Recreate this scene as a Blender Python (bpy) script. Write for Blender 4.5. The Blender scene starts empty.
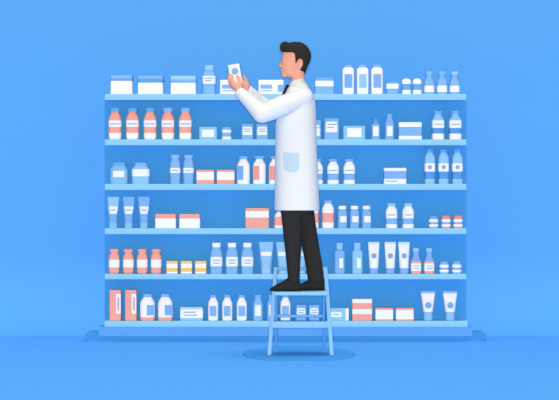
import bpy, bmesh, math
from mathutils import Vector, Matrix
from mathutils.bvhtree import BVHTree

C = bpy.context.scene.collection
# ---------------------------------------------------------------- scale / view
D = 14.0            # camera distance from the front of the shelving (m)
S = 0.0077          # metres per photo pixel at the front of the shelving
HR = 141            # photo rows from the horizon down to the foot of the shelving
ZC = HR * S        # camera height
def kk(y): return S * (D + y) / D
def P(px, py, y): return Vector(((px - 279.5) * kk(y), y, ZC - (py - 200) * kk(y)))
def rowz(py, y): return ZC - (py - 200) * kk(y)

# ---------------------------------------------------------------- materials
def lin(c):
    c = c / 255.0
    return c / 12.92 if c <= 0.04045 else ((c + 0.055) / 1.055) ** 2.4
MATS = {}
def mat(rgb, rough=0.8, spec=0.12, noise=0.0, name=None, gain=1.0):
    key = (tuple(rgb), rough, noise, gain)
    if key in MATS: return MATS[key]
    m = bpy.data.materials.new(name or 'paint_%d_%d_%d' % tuple(rgb))
    m.use_nodes = True
    nt = m.node_tree; b = nt.nodes['Principled BSDF']
    col = tuple(min(1, lin(v) * gain) for v in rgb) + (1,)
    b.inputs['Base Color'].default_value = col
    b.inputs['Roughness'].default_value = rough
    b.inputs['Specular IOR Level'].default_value = spec
    if noise:
        tc = nt.nodes.new('ShaderNodeTexCoord'); n = nt.nodes.new('ShaderNodeTexNoise')
        n.inputs['Scale'].default_value = 6; n.inputs['Detail'].default_value = 4
        mx = nt.nodes.new('ShaderNodeMix'); mx.data_type = 'RGBA'
        mx.inputs['A'].default_value = tuple(v * (1 - noise) for v in col[:3]) + (1,)
        mx.inputs['B'].default_value = tuple(min(1, v * (1 + noise)) for v in col[:3]) + (1,)
        nt.links.new(tc.outputs['Object'], n.inputs['Vector'])
        nt.links.new(n.outputs['Fac'], mx.inputs['Factor'])
        nt.links.new(mx.outputs['Result'], b.inputs['Base Color'])
    MATS[key] = m
    return m
# named colours of the products
W = (247, 250, 255)
PK = (248, 172, 160); PK2 = (244, 150, 146)
YE = (246, 208, 146); OR = (252, 200, 120)
B1 = (125, 187, 250)    # cap blue
B2 = (132, 187, 250)    # body blue
LB = (145, 208, 252)    # light blue
MB_ = (104, 168, 236)   # mid blue
DB = (88, 160, 236)     # stronger blue
TX = (140, 176, 220)    # printing
CHAR = (47, 47, 48); SKIN = (228, 165, 146)

# ---------------------------------------------------------------- object helpers
def link_mesh(name, bm, mats, parent=None, loc=None, smooth=True, angle=35):
    me = bpy.data.meshes.new(name)
    bmesh.ops.recalc_face_normals(bm, faces=bm.faces)
    bm.to_mesh(me); bm.free()
    if not isinstance(mats, (list, tuple)): mats = [mats]
    for m in mats: me.materials.append(m)
    if smooth:
        for p in me.polygons: p.use_smooth = True
        me.set_sharp_from_angle(angle=math.radians(angle))
    o = bpy.data.objects.new(name, me); C.objects.link(o)
    if parent: o.parent = parent
    if loc is not None: o.location = loc
    return o
def empty(name, loc, label, cat, group=None):
    o = bpy.data.objects.new(name, None); C.objects.link(o)
    o.empty_display_size = 0.05; o.location = loc
    return tag(o, label, cat, group)
def tag(o, label, cat, group=None):
    o['label'] = label; o['category'] = cat
    if group: o['group'] = group
    return o
def box(bm, x0, x1, y0, y1, z0, z1, bev=0.0, mi=0):
    r = bmesh.ops.create_cube(bm, size=1)
    vs = r['verts']
    for v in vs:
        v.co = Vector(((x0 + x1) / 2 + v.co.x * (x1 - x0), (y0 + y1) / 2 + v.co.y * (y1 - y0), (z0 + z1) / 2 + v.co.z * (z1 - z0)))
    fs = list({f for v in vs for f in v.link_faces})
    for f in fs: f.material_index = mi
    if bev:
        es = list({e for v in vs for e in v.link_edges})
        bmesh.ops.bevel(bm, geom=es, offset=bev, segments=2, affect='EDGES', profile=0.5)

def ring_pts(hw, hd, n, seg):
    out = []
    for i in range(seg):
        t = 2 * math.pi * (i + 0.5) / seg
        c, s = math.cos(t), math.sin(t)
        out.append((hw * math.copysign(abs(c) ** (2 / n), c), hd * math.copysign(abs(s) ** (2 / n), s)))
    return out
def loft(bm, rings, seg=32):
    """rings: (z, half width, half depth, exponent, material index of the wall above)"""
    prev = None; first = None
    for z, hw, hd, n, mi in rings:
        cur = [bm.verts.new((x, y, z)) for x, y in ring_pts(hw, hd, n, seg)]
        if prev:
            for i in range(seg):
                f = bm.faces.new((prev[0][i], prev[0][(i + 1) % seg], cur[(i + 1) % seg], cur[i]))
                f.material_index = prev[1]
        else:
            f = bm.faces.new(list(reversed(cur))); f.material_index = mi
        prev = (cur, mi)
    f = bm.faces.new(prev[0]); f.material_index = prev[1]
def host_at(rings, z):
    if z <= rings[0][0]: return rings[0][1:4]
    for a, b in zip(rings, rings[1:]):
        if a[0] <= z <= b[0] and b[0] > a[0]:
            t = (z - a[0]) / (b[0] - a[0])
            return tuple(a[i] + (b[i] - a[i]) * t for i in (1, 2, 3))
    return rings[-1][1:4]
def surf_y(rings, x, z):
    hw, hd, n = host_at(rings, z)
    u = min(0.999, abs(x) / hw)
    return -hd * (1 - u ** n) ** (1 / n)
def patch(bm, rings, cx, w, z0, z1, off, mi, round_=False):
    """a thin printed or glued patch that follows the front of a lofted body"""
    th = 0.0007
    def mk(x, z): 
        y = surf_y(rings, x, z)
        return bm.verts.new((x, y - off, z)), bm.verts.new((x, y - off + th, z))
    if round_:
        cz = (z0 + z1) / 2; rz = (z1 - z0) / 2; N = 24
        c = mk(cx, cz)
        prev = None
        for q in (0.3, 0.55, 0.8, 1.0):
            ring = [mk(cx + q * w / 2 * math.cos(2 * math.pi * i / N), cz + q * rz * math.sin(2 * math.pi * i / N)) for i in range(N)]
            for i in range(N):
                j = (i + 1) % N; a, b = ring[i], ring[j]
                for sd in (0, 1):
                    bm.faces.new((c[sd], a[sd], b[sd]) if not prev else (prev[i][sd], a[sd], b[sd], prev[j][sd])).material_index = mi
                if q == 1.0: bm.faces.new((a[0], a[1], b[1], b[0])).material_index = mi
            prev = ring
        return
    nx, nz = 8, 3
    g = [[mk(cx - w / 2 + w * i / nx, z0 + (z1 - z0) * j / nz) for i in range(nx + 1)] for j in range(nz + 1)]
    for j in range(nz):
        for i in range(nx):
            q = (g[j][i], g[j][i + 1], g[j + 1][i + 1], g[j + 1][i])
            bm.faces.new([v[0] for v in q]).material_index = mi
            bm.faces.new([v[1] for v in reversed(q)]).material_index = mi
    rim = [g[0][i] for i in range(nx + 1)] + [g[j][nx] for j in range(1, nz + 1)] + [g[nz][i] for i in range(nx - 1, -1, -1)] + [g[j][0] for j in range(nz - 1, 0, -1)]
    for i in range(len(rim)):
        a, b = rim[i], rim[(i + 1) % len(rim)]
        bm.faces.new((a[0], a[1], b[1], b[0])).material_index = mi

# ---------------------------------------------------------------- the setting
WALL_Y, COVE = 1.15, 0.65           # the wall sweeps into the floor in a soft cove, with no visible corner
bm = bmesh.new()
prof_ = [(WALL_Y - COVE + COVE * math.sin(math.radians(a)), COVE - COVE * math.cos(math.radians(a))) for a in range(0, 91, 5)] + [(WALL_Y, 5.0)]
prof_ += [(WALL_Y + 0.1, 5.0), (WALL_Y + 0.1, -0.1), (WALL_Y - COVE, -0.1)]
a_ = [bm.verts.new((-7, y, z)) for y, z in prof_]; b_ = [bm.verts.new((7, y, z)) for y, z in prof_]
for i in range(len(prof_)):
    q = (i + 1) % len(prof_); bm.faces.new((a_[i], a_[q], b_[q], b_[i]))
bm.faces.new(a_); bm.faces.new(list(reversed(b_)))
o = link_mesh('wall_back', bm, mat((95, 178, 255), 0.9, 0.0, 0.006, 'wall_paint'), angle=30); o['kind'] = 'structure'
bm = bmesh.new(); box(bm, -7, 7, -6, WALL_Y - COVE, -0.1, 0)
o = link_mesh('floor', bm, mat((88, 168, 247), 0.9, 0.0, 0.006, 'floor_paint'), smooth=False); o['kind'] = 'structure'

# ---------------------------------------------------------------- painted floor shadow
def outline_slab(name, pts, z0, z1, m, label, cat):
    bm = bmesh.new()
    a = [bm.verts.new((x, y, z0)) for x, y in pts]; b = [bm.verts.new((x, y, z1)) for x, y in pts]
    bm.faces.new(list(reversed(a))); bm.faces.new(b)
    for i in range(len(pts)):
        j = (i + 1) % len(pts); bm.faces.new((a[i], a[j], b[j], b[i]))
    return tag(link_mesh(name, bm, m), label, cat)
def floor_y(py): return D * HR / (py - 200) - D
SHADOW_H = 0.006
m_shadow = mat((75, 160, 232), 0.9, 0.0, 0.01, 'shadow_blue')
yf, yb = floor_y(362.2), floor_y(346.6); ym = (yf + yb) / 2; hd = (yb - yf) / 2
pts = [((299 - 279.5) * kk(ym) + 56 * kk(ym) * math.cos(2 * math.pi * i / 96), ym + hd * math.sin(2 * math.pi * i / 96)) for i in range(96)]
outline_slab('floor_shadow', pts, 0, SHADOW_H, m_shadow, 'oval dark blue painted shadow under the stepladder', 'mat')  # drawn shadow of the stepladder, built as a thin darker slab

# ---------------------------------------------------------------- shelving unit
SD = 0.17                                        # shelf depth
ROWS = {1: 94.3, 2: 139.6, 3: 184.0, 4: 228.2, 5: 273.7, 6: 320.6}
BOT = {1: 100.0, 2: 145.3, 3: 190.0, 4: 234.2, 5: 279.3, 6: 326.9}
YI = 0.085                                       # middle line of the goods on a shelf
SZ = {r: rowz(v, 0.05) for r, v in ROWS.items()}
xl, xr = (104.8 - 279.5) * S, (466.3 - 279.5) * S
unit = empty('shelving_unit', (0, 0, 0), 'wide blue open shelving unit with six pale blue shelves full of medicines', 'shelves')
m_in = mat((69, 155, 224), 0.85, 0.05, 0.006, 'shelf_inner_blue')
m_board = mat((147, 211, 252), 0.8, 0.05, 0, 'shelf_board_blue')
m_base = mat((96, 168, 238), 0.85, 0.05, 0, 'shelf_base_blue')
zb = rowz(BOT[6], 0)
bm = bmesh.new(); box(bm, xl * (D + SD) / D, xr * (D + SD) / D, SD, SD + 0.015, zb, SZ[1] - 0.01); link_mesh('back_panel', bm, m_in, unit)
for r in ROWS:
    ext = 0.010 if r == 6 else 0.0
    bm = bmesh.new(); box(bm, xl - (0.002 if r == 6 else 0), xr + ext, 0, SD, rowz(BOT[r], 0), SZ[r], 0.002)
    link_mesh('shelf_board', bm, m_board, unit)
# solid round-ended slab drawn as the unit's floor shadow; the base apron overlaps it
zp, za = (341 - 332.6) * S, (341 - 336.1) * S
bm = bmesh.new(); bxl, bxr = (98.7 - 279.5) * S, (472.4 - 279.5) * S
cs_ = [(-0.004, za), (0.0155, za), (0.0155, zp + .0004), (SD + 0.03, zp + .0004), (SD + 0.03, zb), (-0.004, zb)]
a_ = [bm.verts.new((bxl, y, z)) for y, z in cs_]; b_ = [bm.verts.new((bxr, y, z)) for y, z in cs_]
for i in range(6):
    q = (i + 1) % 6; bm.faces.new((a_[i], a_[q], b_[q], b_[i]))
bm.faces.new(a_); bm.faces.new(list(reversed(b_)))
link_mesh('base', bm, m_base, unit)
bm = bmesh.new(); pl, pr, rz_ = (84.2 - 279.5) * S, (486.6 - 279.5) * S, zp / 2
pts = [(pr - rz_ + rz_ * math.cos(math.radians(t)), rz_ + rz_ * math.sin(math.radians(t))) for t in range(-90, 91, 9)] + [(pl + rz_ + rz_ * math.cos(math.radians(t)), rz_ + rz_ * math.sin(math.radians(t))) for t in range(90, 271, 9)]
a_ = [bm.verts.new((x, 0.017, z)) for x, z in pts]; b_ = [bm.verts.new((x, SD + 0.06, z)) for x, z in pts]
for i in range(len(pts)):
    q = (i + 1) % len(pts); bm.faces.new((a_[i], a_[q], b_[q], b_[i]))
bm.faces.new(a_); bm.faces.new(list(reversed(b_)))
link_mesh('unit_shadow', bm, m_in, unit)

# ---------------------------------------------------------------- shelf goods
def rings_of(prof, base, yref, n, dr, hdmax, cols, idx):
    """prof rows bottom to top: (row, half width px, colour above[, half depth m])"""
    k = kk(yref); out = []
    for p in prof:
        row, hw, col = p[:3]
        if col not in idx: idx[col] = len(cols); cols.append(col)
        w = hw * k
        d = p[3] if len(p) > 3 else min(w * dr, hdmax)
        nn = p[4] if len(p) > 4 else (n * 1.3 if n < 6 else n)
        out.append(((base - row) * k, w, d, nn, idx[col]))
    return out
def build(root, parts, base, boxy):
    """parts: (name, profile, exponent, depth ratio, extras) or (name, None, host index, 0, extras)"""
    done = []
    hd0 = 0.055
    yref = 0.04 if boxy else YI
    k = kk(yref); objs = {}
    for name, prof, n, dr, extras in parts:
        cols = []; idx = {}
        bm = bmesh.new()
        if prof:
            rg = rings_of(prof, base, yref, n, dr, 0.062, cols, idx)
            loft(bm, rg); done.append(rg); host = rg
        else:
            host = done[n]; done.append(host)
        for e in extras:
            kind, cx, w, r0, r1, col, lvl = e
            if col not in idx: idx[col] = len(cols); cols.append(col)
            patch(bm, host, cx * k, w * k, (base - r1) * k, (base - r0) * k, 0.0009 * lvl, idx[col], kind == 'dot')
        o = link_mesh(name, bm, [mat(c) for c in cols], root)
def place(name, cat, row, centers, parts, labels, group=None, boxy=False):
    """build the first, copy it with its parts to the other places"""
    base = ROWS[row]; yref = 0.04 if boxy else YI
    first = None
    for cx, lab in zip(centers, labels):
        loc = ((cx - 279.5) * kk(yref), YI, SZ[row] + 0.0004)
        if first is None:
            first = empty(name, loc, lab, cat, group)
            build(first, parts, base, boxy)
        else:
            r = first.copy(); C.objects.link(r); r.location = loc; r['label'] = lab
            for ch in first.children:
                c = ch.copy(); C.objects.link(c); c.parent = r
ORD = {2: ['left', 'right'], 3: ['leftmost', 'middle one', 'rightmost'], 4: ['leftmost', 'second from left', 'third from left', 'rightmost'],
       5: ['leftmost', 'second from left', 'middle one', 'fourth from left', 'rightmost']}
NUM = {2: 'two', 3: 'three', 4: 'four', 5: 'five'}
SH = {1: 'on top of the shelves', 2: 'on the second shelf', 3: 'on the third shelf', 4: 'on the fourth shelf', 5: 'on the fifth shelf', 6: 'on the bottom shelf'}
def labs(n, noun, row): return ['%s of the %s %s %s' % (o, NUM[n], noun, SH[row]) for o in ORD[n]]

def L(cx, w, r0, r1, col, lvl=1): return ('rect', cx, w, r0, r1, col, lvl)
def DOT(cx, d, row, col, lvl=2): return ('dot', cx, d, row - d / 2, row + d / 2, col, lvl)
def bx(hw, base, levels, rr=0.25):
    """box walls: levels = [(top row, colour) ...] from the bottom up"""
    out = [(base, hw - rr, levels[0][1]), (base - rr, hw, levels[0][1])]
    for i, (r, c) in enumerate(levels[:-1]):
        out.append((r, hw, levels[i + 1][1]))
    r, c = levels[-1]
    out += [(r + rr, hw, c), (r, hw - rr, c)]
    return out
def lidpart(hw, r0, r1, cols=None, col=B1):
    return bx(hw, r1, cols or [(r0, col)], 0.2)
NB = 12; DB_ = 0.6     # box exponent and depth ratio
def wrap(host_hw, r0, r1, col=W): return [(r1, host_hw + 0.1, col), (r0, host_hw + 0.1, col)]

# --- row 1 (top)
b = ROWS[1]
place('medicine_box', 'box', 1, [121.4], [('box_body', bx(10.9, b, [(81, W)]), NB, DB_, []), ('lid', lidpart(11.0, 75.5, 81, [(78.6, MB_), (75.5, B2)]), NB, DB_, [])],
      ['smallest white box with two-tone blue lid, leftmost on top of the shelves'], 'white boxes with blue lids', True)
place('medicine_box', 'box', 1, [150.4], [('box_body', bx(12.6, b, [(82.9, W)]), NB, DB_, []), ('lid', lidpart(12.7, 76, 82.9, [(79, MB_), (76, B2)]), NB, DB_, [])],
      ['white box with two-tone blue lid, second from left on top of the shelves'], 'white boxes with blue lids', True)
place('medicine_box', 'box', 1, [183.2], [('box_body', bx(12.7, b, [(83, W)]), NB, DB_, []), ('lid', lidpart(12.8, 76, 83, [(79.7, B2), (76, (158, 212, 254))]), NB, DB_, [])],
      ['white box with pale two-tone lid, just left of the blue labelled bottle on top'], 'white boxes with blue lids', True)
place('medicine_bottle', 'bottle', 1, [209.1], [
    ('bottle_body', [(b, 6, B2), (b - .6, 6.5, B2), (76, 6.5, B2), (73.2, 6, B2), (71.2, 4.7, B2), (69, 4.4, B2)], 2.8, 1, []),
    ('cap', [(70, 4.9, LB), (66, 4.9, LB), (65.4, 4.6, LB)], 2.4, 1, []),
    ('label', wrap(6.5, 76, 84), 2.8, 1, [L(.2, 8, 77.8, 78.8, TX), L(-.6, 6.5, 80.1, 81.1, TX)])],
    ['blue bottle with white printed label on top, left of the held package'])
place('medicine_box', 'box', 1, [232.6, 271.0], [('box_body', bx(12.7, b, [(80.1, W)]), NB, DB_, []),
    ('label', None, 0, 0, [L(-4.8, 11.5, 84.8, 88.9, B2), L(-4.8, 11.5, 90.6, 91.6, B2)]), ('side_label', None, 0, 0, [L(9.6, 5.6, 85, 92.4, B2)])],
    ['white box with blue panels on top, partly hidden behind the raised hands', 'white box with blue panels on top, left of the person under the chin'], 'white boxes with blue panels', True)
place('medicine_box', 'box', 1, [324.4], [('box_body', bx(9.3, b, [(86.4, B2), (80.8, W)]), NB, DB_, []), ('lid', lidpart(9.4, 77.7, 80.8, None, (118, 182, 250)), NB, DB_, [])],
    ['blue box with white band on top, just right of the person'], None, True)
wb = [(b, 5.4, W), (b - 1, 5.9, W), (70.8, 5.9, W), (69, 5.4, W), (67.6, 4.3, W)]
place('medicine_bottle', 'bottle', 1, [348.1], [('bottle_body', wb, 3, 1, []), ('cap', [(67.8, 4, B2), (65.3, 4, B2), (64.9, 3.8, B2)], 2.4, 1, []), ('label', None, 0, 0, [L(.1, 7.8, 74.3, 88, (124, 180, 250))])],
    ['leftmost of the three tall white bottles with blue panels on top of the shelves'], 'tall white bottles on top')
place('medicine_bottle', 'bottle', 1, [362.5], [('bottle_body', wb, 3, 1, []), ('cap', [(67.8, 4, B2), (65.3, 4, B2), (64.9, 3.8, B2)], 2.4, 1, []), ('label', None, 0, 0, [L(.1, 7.4, 74.3, 88, LB)])],
    ['middle one of the three tall white bottles on top, with the palest blue panel'], 'tall white bottles on top')
place('medicine_bottle', 'bottle', 1, [376.9], [('bottle_body', wb, 3, 1, []), ('cap', [(67.8, 4, B2), (65.3, 4, B2), (64.9, 3.8, B2)], 2.4, 1, []), ('label', None, 0, 0, [L(.1, 7.8, 74.3, 88, (132, 180, 252))])],
    ['rightmost of the three tall white bottles with blue panels on top of the shelves'], 'tall white bottles on top')
place('ointment_tub', 'tub', 1, [392.4], [('tub_body', [(b, 5.6, B2), (b - .4, 6, B2), (88.4, 6.1, B2)], 3, .9, []), ('lid', [(88.7, 6.5, W), (84, 6.5, B2), (82.8, 6.2, B2), (82.5, 5.8, B2)], 3, .9, [])],
    ['low pale blue tub with white lid on top, right of the tall white bottles'])
place('pill_jar', 'jar', 1, [406.3, 417], [('jar_body', [(b, 4.1, W), (b - .5, 4.5, W), (90, 4.5, (112, 172, 242)), (84, 4.2, (112, 172, 242))], 2.6, 1, []),
    ('lid', [(84, 4.5, W), (80.8, 4.4, W), (79.3, 3.4, W), (78.5, 2, W)], 2.4, 1, [])],
    ['left of the two small white domed pill jars on top of the shelves', 'right of the two small white domed pill jars on top of the shelves'], 'domed pill jars')
fl = [(b, 4.7, B2), (b - .5, 5, B2), (82.5, 5, B2), (77.5, 2.9, B2), (75, 2.8, B2), (73.5, 3.4, B2)]
place('medicine_flask', 'bottle', 1, [429.1, 441.9], [('bottle_body', fl, 2.6, 1, []), ('cap', [(74.6, 3.8, B2), (72, 3.9, B2), (71.5, 3.6, B2)], 2.4, 1, []), ('label', wrap(5, 85.7, 92), 2.6, 1, [])],
    ['leftmost of the three narrow-necked blue flasks on top of the shelves', 'middle one of the three narrow-necked blue flasks on top of the shelves'], 'blue flasks on top')
place('medicine_flask', 'bottle', 1, [454.5], [('bottle_body', fl, 2.6, 1, []), ('cap', [(75, 3.9, LB), (72, 4, LB), (71.5, 3.7, LB)], 2.4, 1, []), ('label', wrap(5, 85.7, 92), 2.6, 1, [])],
    ['rightmost of the three blue flasks on top, with the palest cap'], 'blue flasks on top')

# --- row 2
b = ROWS[2]
def pinkbottle(capcol):
    return [('bottle_body', [(b, 5.2, W), (b - 1.2, 6.2, W), (133, 6.4, PK), (118.5, 6.4, PK), (115.5, 5.2, PK), (112.8, 3.8, PK), (111, 3.6, PK)], 2.8, 1, []),
            ('cap', [(111.9, 4.9, capcol), (108.3, 5, capcol), (107.9, 4.7, capcol)], 2.4, 1, []),
            ('label', wrap(6.4, 120.5, 127), 2.8, 1, [L(.1, 9.4, 123.5, 124.6, TX)])]
ll = labs(5, 'pink bottles with blue caps', 2)
place('syrup_bottle', 'bottle', 2, [115.2, 132.6, 150.2], pinkbottle((102, 170, 240)), ll[:3], 'pink and white bottles')
place('syrup_bottle', 'bottle', 2, [168.0, 185.5], pinkbottle(B2), ll[3:], 'pink and white bottles')
place('medicine_box', 'box', 2, [208], [('box_body', bx(9, b, [(127, LB)]), NB, DB_, []), ('label', None, 0, 0, [L(0, 12, 129.8, 137, W)])],
    ['pale blue box with white label on second shelf, right of the pink bottles'], None, True)
place('pill_jar', 'jar', 2, [226.7], [('jar_body', [(b, 4.6, W), (b - .4, 4.9, W), (136.7, 4.9, B2), (132.6, 4.9, W), (129.8, 4.9, W)], 2.8, 1, []), ('lid', [(129.9, 4.9, B2), (127.5, 4.9, B2), (127.2, 4.6, B2)], 2.8, 1, [])],
    ['small white and blue striped jar on the second shelf'])
place('medicine_box', 'box', 2, [247.3, 262.1], [('box_body', bx(5.8, b, [(126.7, B2)]), NB, .8, []), ('lid', lidpart(5.9, 124, 126.7, None, (118, 180, 250)), NB, .8, []),
    ('label', None, 0, 0, [L(0, 11.4, 126.8, 135, W), L(0, 6.5, 128.7, 129.7, TX, 2), L(0, 6.5, 131.1, 132, TX, 2)])],
    ['left of the two small blue boxes with white labels below the bent elbow', 'right of the two small blue boxes with white labels below the bent elbow'], 'small blue boxes', True)
def bluecarton(hw, top, l0, l1):
    return [('box_body', bx(hw, b, [(l0, B2)]), NB, .8, []), ('lid', lidpart(hw + .1, top, l0, None, (122, 186, 250)), NB, .8, []),
        ('label', None, 0, 0, [L(0, 2 * hw - .3, l0 + .1, l1, W), L(.4, hw * 1.25, l0 + 2.4, l0 + 3.5, TX, 2), L(-.8, hw * .95, l0 + 5.4, l0 + 6.4, TX, 2)])]
place('medicine_box', 'box', 2, [314.4], bluecarton(6.6, 120, 125, 136), ['blue box with white label on second shelf, half hidden behind the white coat'], None, True)
place('medicine_box', 'box', 2, [331.6], bluecarton(7.3, 118.4, 121.6, 132.3), ['blue box with white printed label on second shelf, right of the white coat'], None, True)
place('medicine_box', 'box', 2, [354.2], [('box_body', bx(11.1, b, [(126, LB)]), NB, DB_, []), ('label', None, 0, 0, [L(.1, 14.3, 128.2, 137, W)])],
    ['wide pale blue box with white label on second shelf, left of two small bottles'], None, True)
place('medicine_bottle', 'bottle', 2, [375.6], [('bottle_body', [(b, 4.1, B2), (b - .5, 4.5, B2), (125, 4.5, B2), (123.7, 4, B2), (123, 3, B2)], 2.8, 1, []), ('cap', [(123.6, 2.8, (98, 168, 246)), (120.5, 2.8, (98, 168, 246)), (118.8, 2.2, (98, 168, 246)), (118, 1.2, (98, 168, 246))], 2.2, 1, []), ('label', None, 0, 0, [L(0, 5.3, 126.3, 136, W)])],
    ['small blue bottle with round dark blue cap on the second shelf'])
place('medicine_bottle', 'bottle', 2, [389.4], [('bottle_body', [(b, 4.4, B2), (b - .5, 4.8, B2), (124, 4.8, B2), (121, 3.8, B2), (118.8, 2.9, B2), (118, 2.9, B2)], 2.8, 1, []), ('cap', [(118.8, 2.7, B1), (114.4, 2.7, B1), (113.9, 2.4, B1)], 2.4, 1, []), ('label', None, 0, 0, [L(0, 5.6, 126, 136, W)])],
    ['slim blue bottle with tall cap on second shelf, beside the white banded box'])
place('medicine_box', 'box', 2, [410.3], [('box_body', bx(11.7, b, [(136, W), (127, (128, 187, 246)), (122.3, W)]), NB, DB_, [])],
    ['blue box with white top and bottom bands at the right of the second shelf'], None, True)
place('medicine_bottle', 'bottle', 2, [437.9, 455.1], [('bottle_body', [(b, 5.9, W), (b - .5, 6.2, W), (133.7, 6.2, DB), (128, 6.2, LB), (119.5, 6.1, LB), (117.5, 5, LB), (115.2, 3.4, LB), (113.5, 3.2, LB)], 2.8, 1, []),
    ('cap', [(114.3, 3.4, (118, 182, 246)), (112.5, 4.3, (118, 182, 246)), (111.3, 4.6, (118, 182, 246)), (111, 4.3, (118, 182, 246))], 2.4, 1, []), ('label', wrap(6.2, 120.5, 128), 2.8, 1, [L(0, 8, 124, 125, TX)])],
    labs(2, 'blue and white bottles with flared caps', 2), 'bottles with flared caps')

# --- row 3
b = ROWS[3]
JB = (134, 198, 247)
place('cream_jar', 'jar', 3, [119.2], [('jar_body', [(b, 8.4, JB), (b - .6, 8.9, JB), (169.5, 8.9, JB), (167.3, 7.6, JB), (165.3, 6.2, JB)], 2.8, .75, []), ('lid', [(165.6, 6.6, (112, 176, 240)), (163, 7.1, (112, 176, 240)), (162.6, 6.8, (112, 176, 240))], 2.6, .8, []), ('label', None, 0, 0, [L(0, 11, 171, 177.2, W)])],
    ['pale blue jar with small white label, leftmost on the third shelf'])
place('cream_jar', 'jar', 3, [140.9], [('jar_body', [(b, 8.5, LB), (b - .6, 8.9, LB), (169, 8.9, LB), (167.2, 7.6, LB), (165.3, 6.1, LB)], 2.8, .75, []), ('lid', [(165.6, 6.2, B1), (163, 6.5, B1), (162.6, 6.2, B1)], 2.6, .8, []), ('label', wrap(8.9, 169.3, 176.3), 2.8, .75, [])],
    ['pale blue jar with wide white band, second from left on the third shelf'])
place('medicine_bottle', 'bottle', 3, [175.3, 188.6], [('bottle_body', [(b, 4.9, (136, 190, 246)), (b - .5, 5.2, (136, 190, 246)), (163.5, 5.3, (136, 190, 246)), (161, 4.6, (136, 190, 246)), (159, 3.6, (136, 190, 246)), (157, 3.5, (136, 190, 246))], 2.8, 1, []), ('cap', [(158.3, 4.6, (138, 198, 254)), (155.3, 4.7, (138, 198, 254)), (154.9, 4.4, (138, 198, 254))], 2.4, 1, []), ('label', wrap(5.3, 168, 173), 2.8, 1, [L(0, 6, 170.1, 171, TX)])],
    labs(2, 'blue bottles with narrow white label bands', 3), 'blue bottles with label bands')
place('medicine_box', 'box', 3, [205.2, 225.6], [('box_body', bx(8.9, b, [(180, PK), (172, W), (170, PK)]), NB, DB_, [])],
    labs(2, 'white boxes with pink top and bottom bands', 3), 'pink banded boxes', True)
def wbot3(col):
    return [('bottle_body', [(b, 6.1, W), (b - .6, 6.4, W), (165.5, 6.4, W), (163, 5.6, W), (160.3, 3.6, W), (158.5, 3.3, W)], 2.8, 1, []), ('cap', [(159.2, 4.2, B1), (157.6, 5, B1), (156.6, 5.2, B1), (156.2, 4.9, B1)], 2.4, 1, []), ('label', None, 0, 0, [L(-3.1, 6.2, 166, 180, col)])]
place('medicine_bottle', 'bottle', 3, [243.5], wbot3((122, 178, 246)), ['white bottle with blue label on third shelf, right of the pink banded boxes'], 'white bottles with side labels')
place('medicine_bottle', 'bottle', 3, [259.4], wbot3((243, 162, 152)), ['white bottle with pink label on third shelf, fully visible'], 'white bottles with side labels')
place('medicine_bottle', 'bottle', 3, [275.3], wbot3((243, 162, 152)), ['white bottle with pink label on third shelf, half hidden behind the white coat'], 'white bottles with side labels')
place('medicine_bottle', 'bottle', 3, [317, 333, 349.2], [('bottle_body', [(b, 5.7, W), (b - .5, 5.9, W), (180, 5.9, (126, 184, 254)), (173.7, 5.9, W), (167.5, 5.9, W), (165, 5.2, W), (162.6, 3.5, W), (161.3, 3.3, W)], 2.8, 1, []), ('cap', [(162, 3.7, B2), (160.5, 4.6, B2), (159.6, 4.8, B2), (159.2, 4.5, B2)], 2.4, 1, []), ('label', None, 0, 0, [L(0, 8, 170, 171, TX)])],
    ['blue banded white bottle on third shelf, partly hidden behind the coat back', 'blue banded white bottle on third shelf, first fully visible right of the coat', 'blue banded white bottle on third shelf, farthest right of its three'], 'blue banded white bottles')
place('medicine_box', 'box', 3, [395.2], [('box_body', bx(11.3, b, [(179, W), (171, (128, 182, 252)), (168, W)]), NB, DB_, []), ('label', None, 0, 0, [L(-3.8, 11, 180.8, 181.8, TX)])],
    ['blue box with white top and bottom bands, alone on the third shelf'], None, True)
place('medicine_bottle', 'bottle', 3, [429.7, 443.4, 457.2], [('bottle_body', [(b, 5.0, LB), (b - .5, 5.2, LB), (179, 5.3, DB), (171.6, 5.3, LB), (158, 5.3, LB), (155.5, 4.6, LB), (153, 3, LB), (152, 2.9, LB)], 2.8, 1, []), ('cap', [(152.6, 3.7, (98, 168, 242)), (149.8, 3.8, (98, 168, 242)), (149.4, 3.5, (98, 168, 242))], 2.4, 1, []), ('label', wrap(5.3, 163.4, 171.6), 2.8, 1, [DOT(-.2, 4.2, 167.3, TX, 1)])],
    labs(3, 'pale blue bottles with dotted labels', 3), 'dotted label bottles')

# --- row 4
b = ROWS[4]
def tube(base, top, htop, hbot, caprow, body, capc, crimp, extras, capx, split=None):
    low = split or body
    prof = [(caprow, hbot + .3, low, None)]
    body_p = []
    n = 8
    hb = hbot + (htop - hbot) * 0.15
    for i in range(n + 1):
        t = i / n; row = caprow + (top + 2.4 - caprow) * t
        hw = hb + (htop - hb) * t
        hd = max(0.006, (hb * 0.008) * (1 - t ** 1.6) + 0.005)
        c = body if (not split or row <= extras[0][4] - 0.1) else split
        body_p.append((row, hw, c, min(hd, .05), 2.2))
    body_p.append((top + 2.2, htop, crimp, 0.005, 6)); body_p.append((top, htop, crimp, 0.004, 6))
    return [('tube_body', body_p, 2.4, 1, []), ('cap', [(base, hbot - .4, capc), (base - .4, hbot, capc), (caprow + .3, hbot + .15, capc), (caprow, hbot, capc)], 2.2, 1, capx), ('label', None, 0, 0, extras)]
TB = (154, 208, 247)
ll = labs(3, 'blue tubes standing on their caps', 4)
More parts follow.
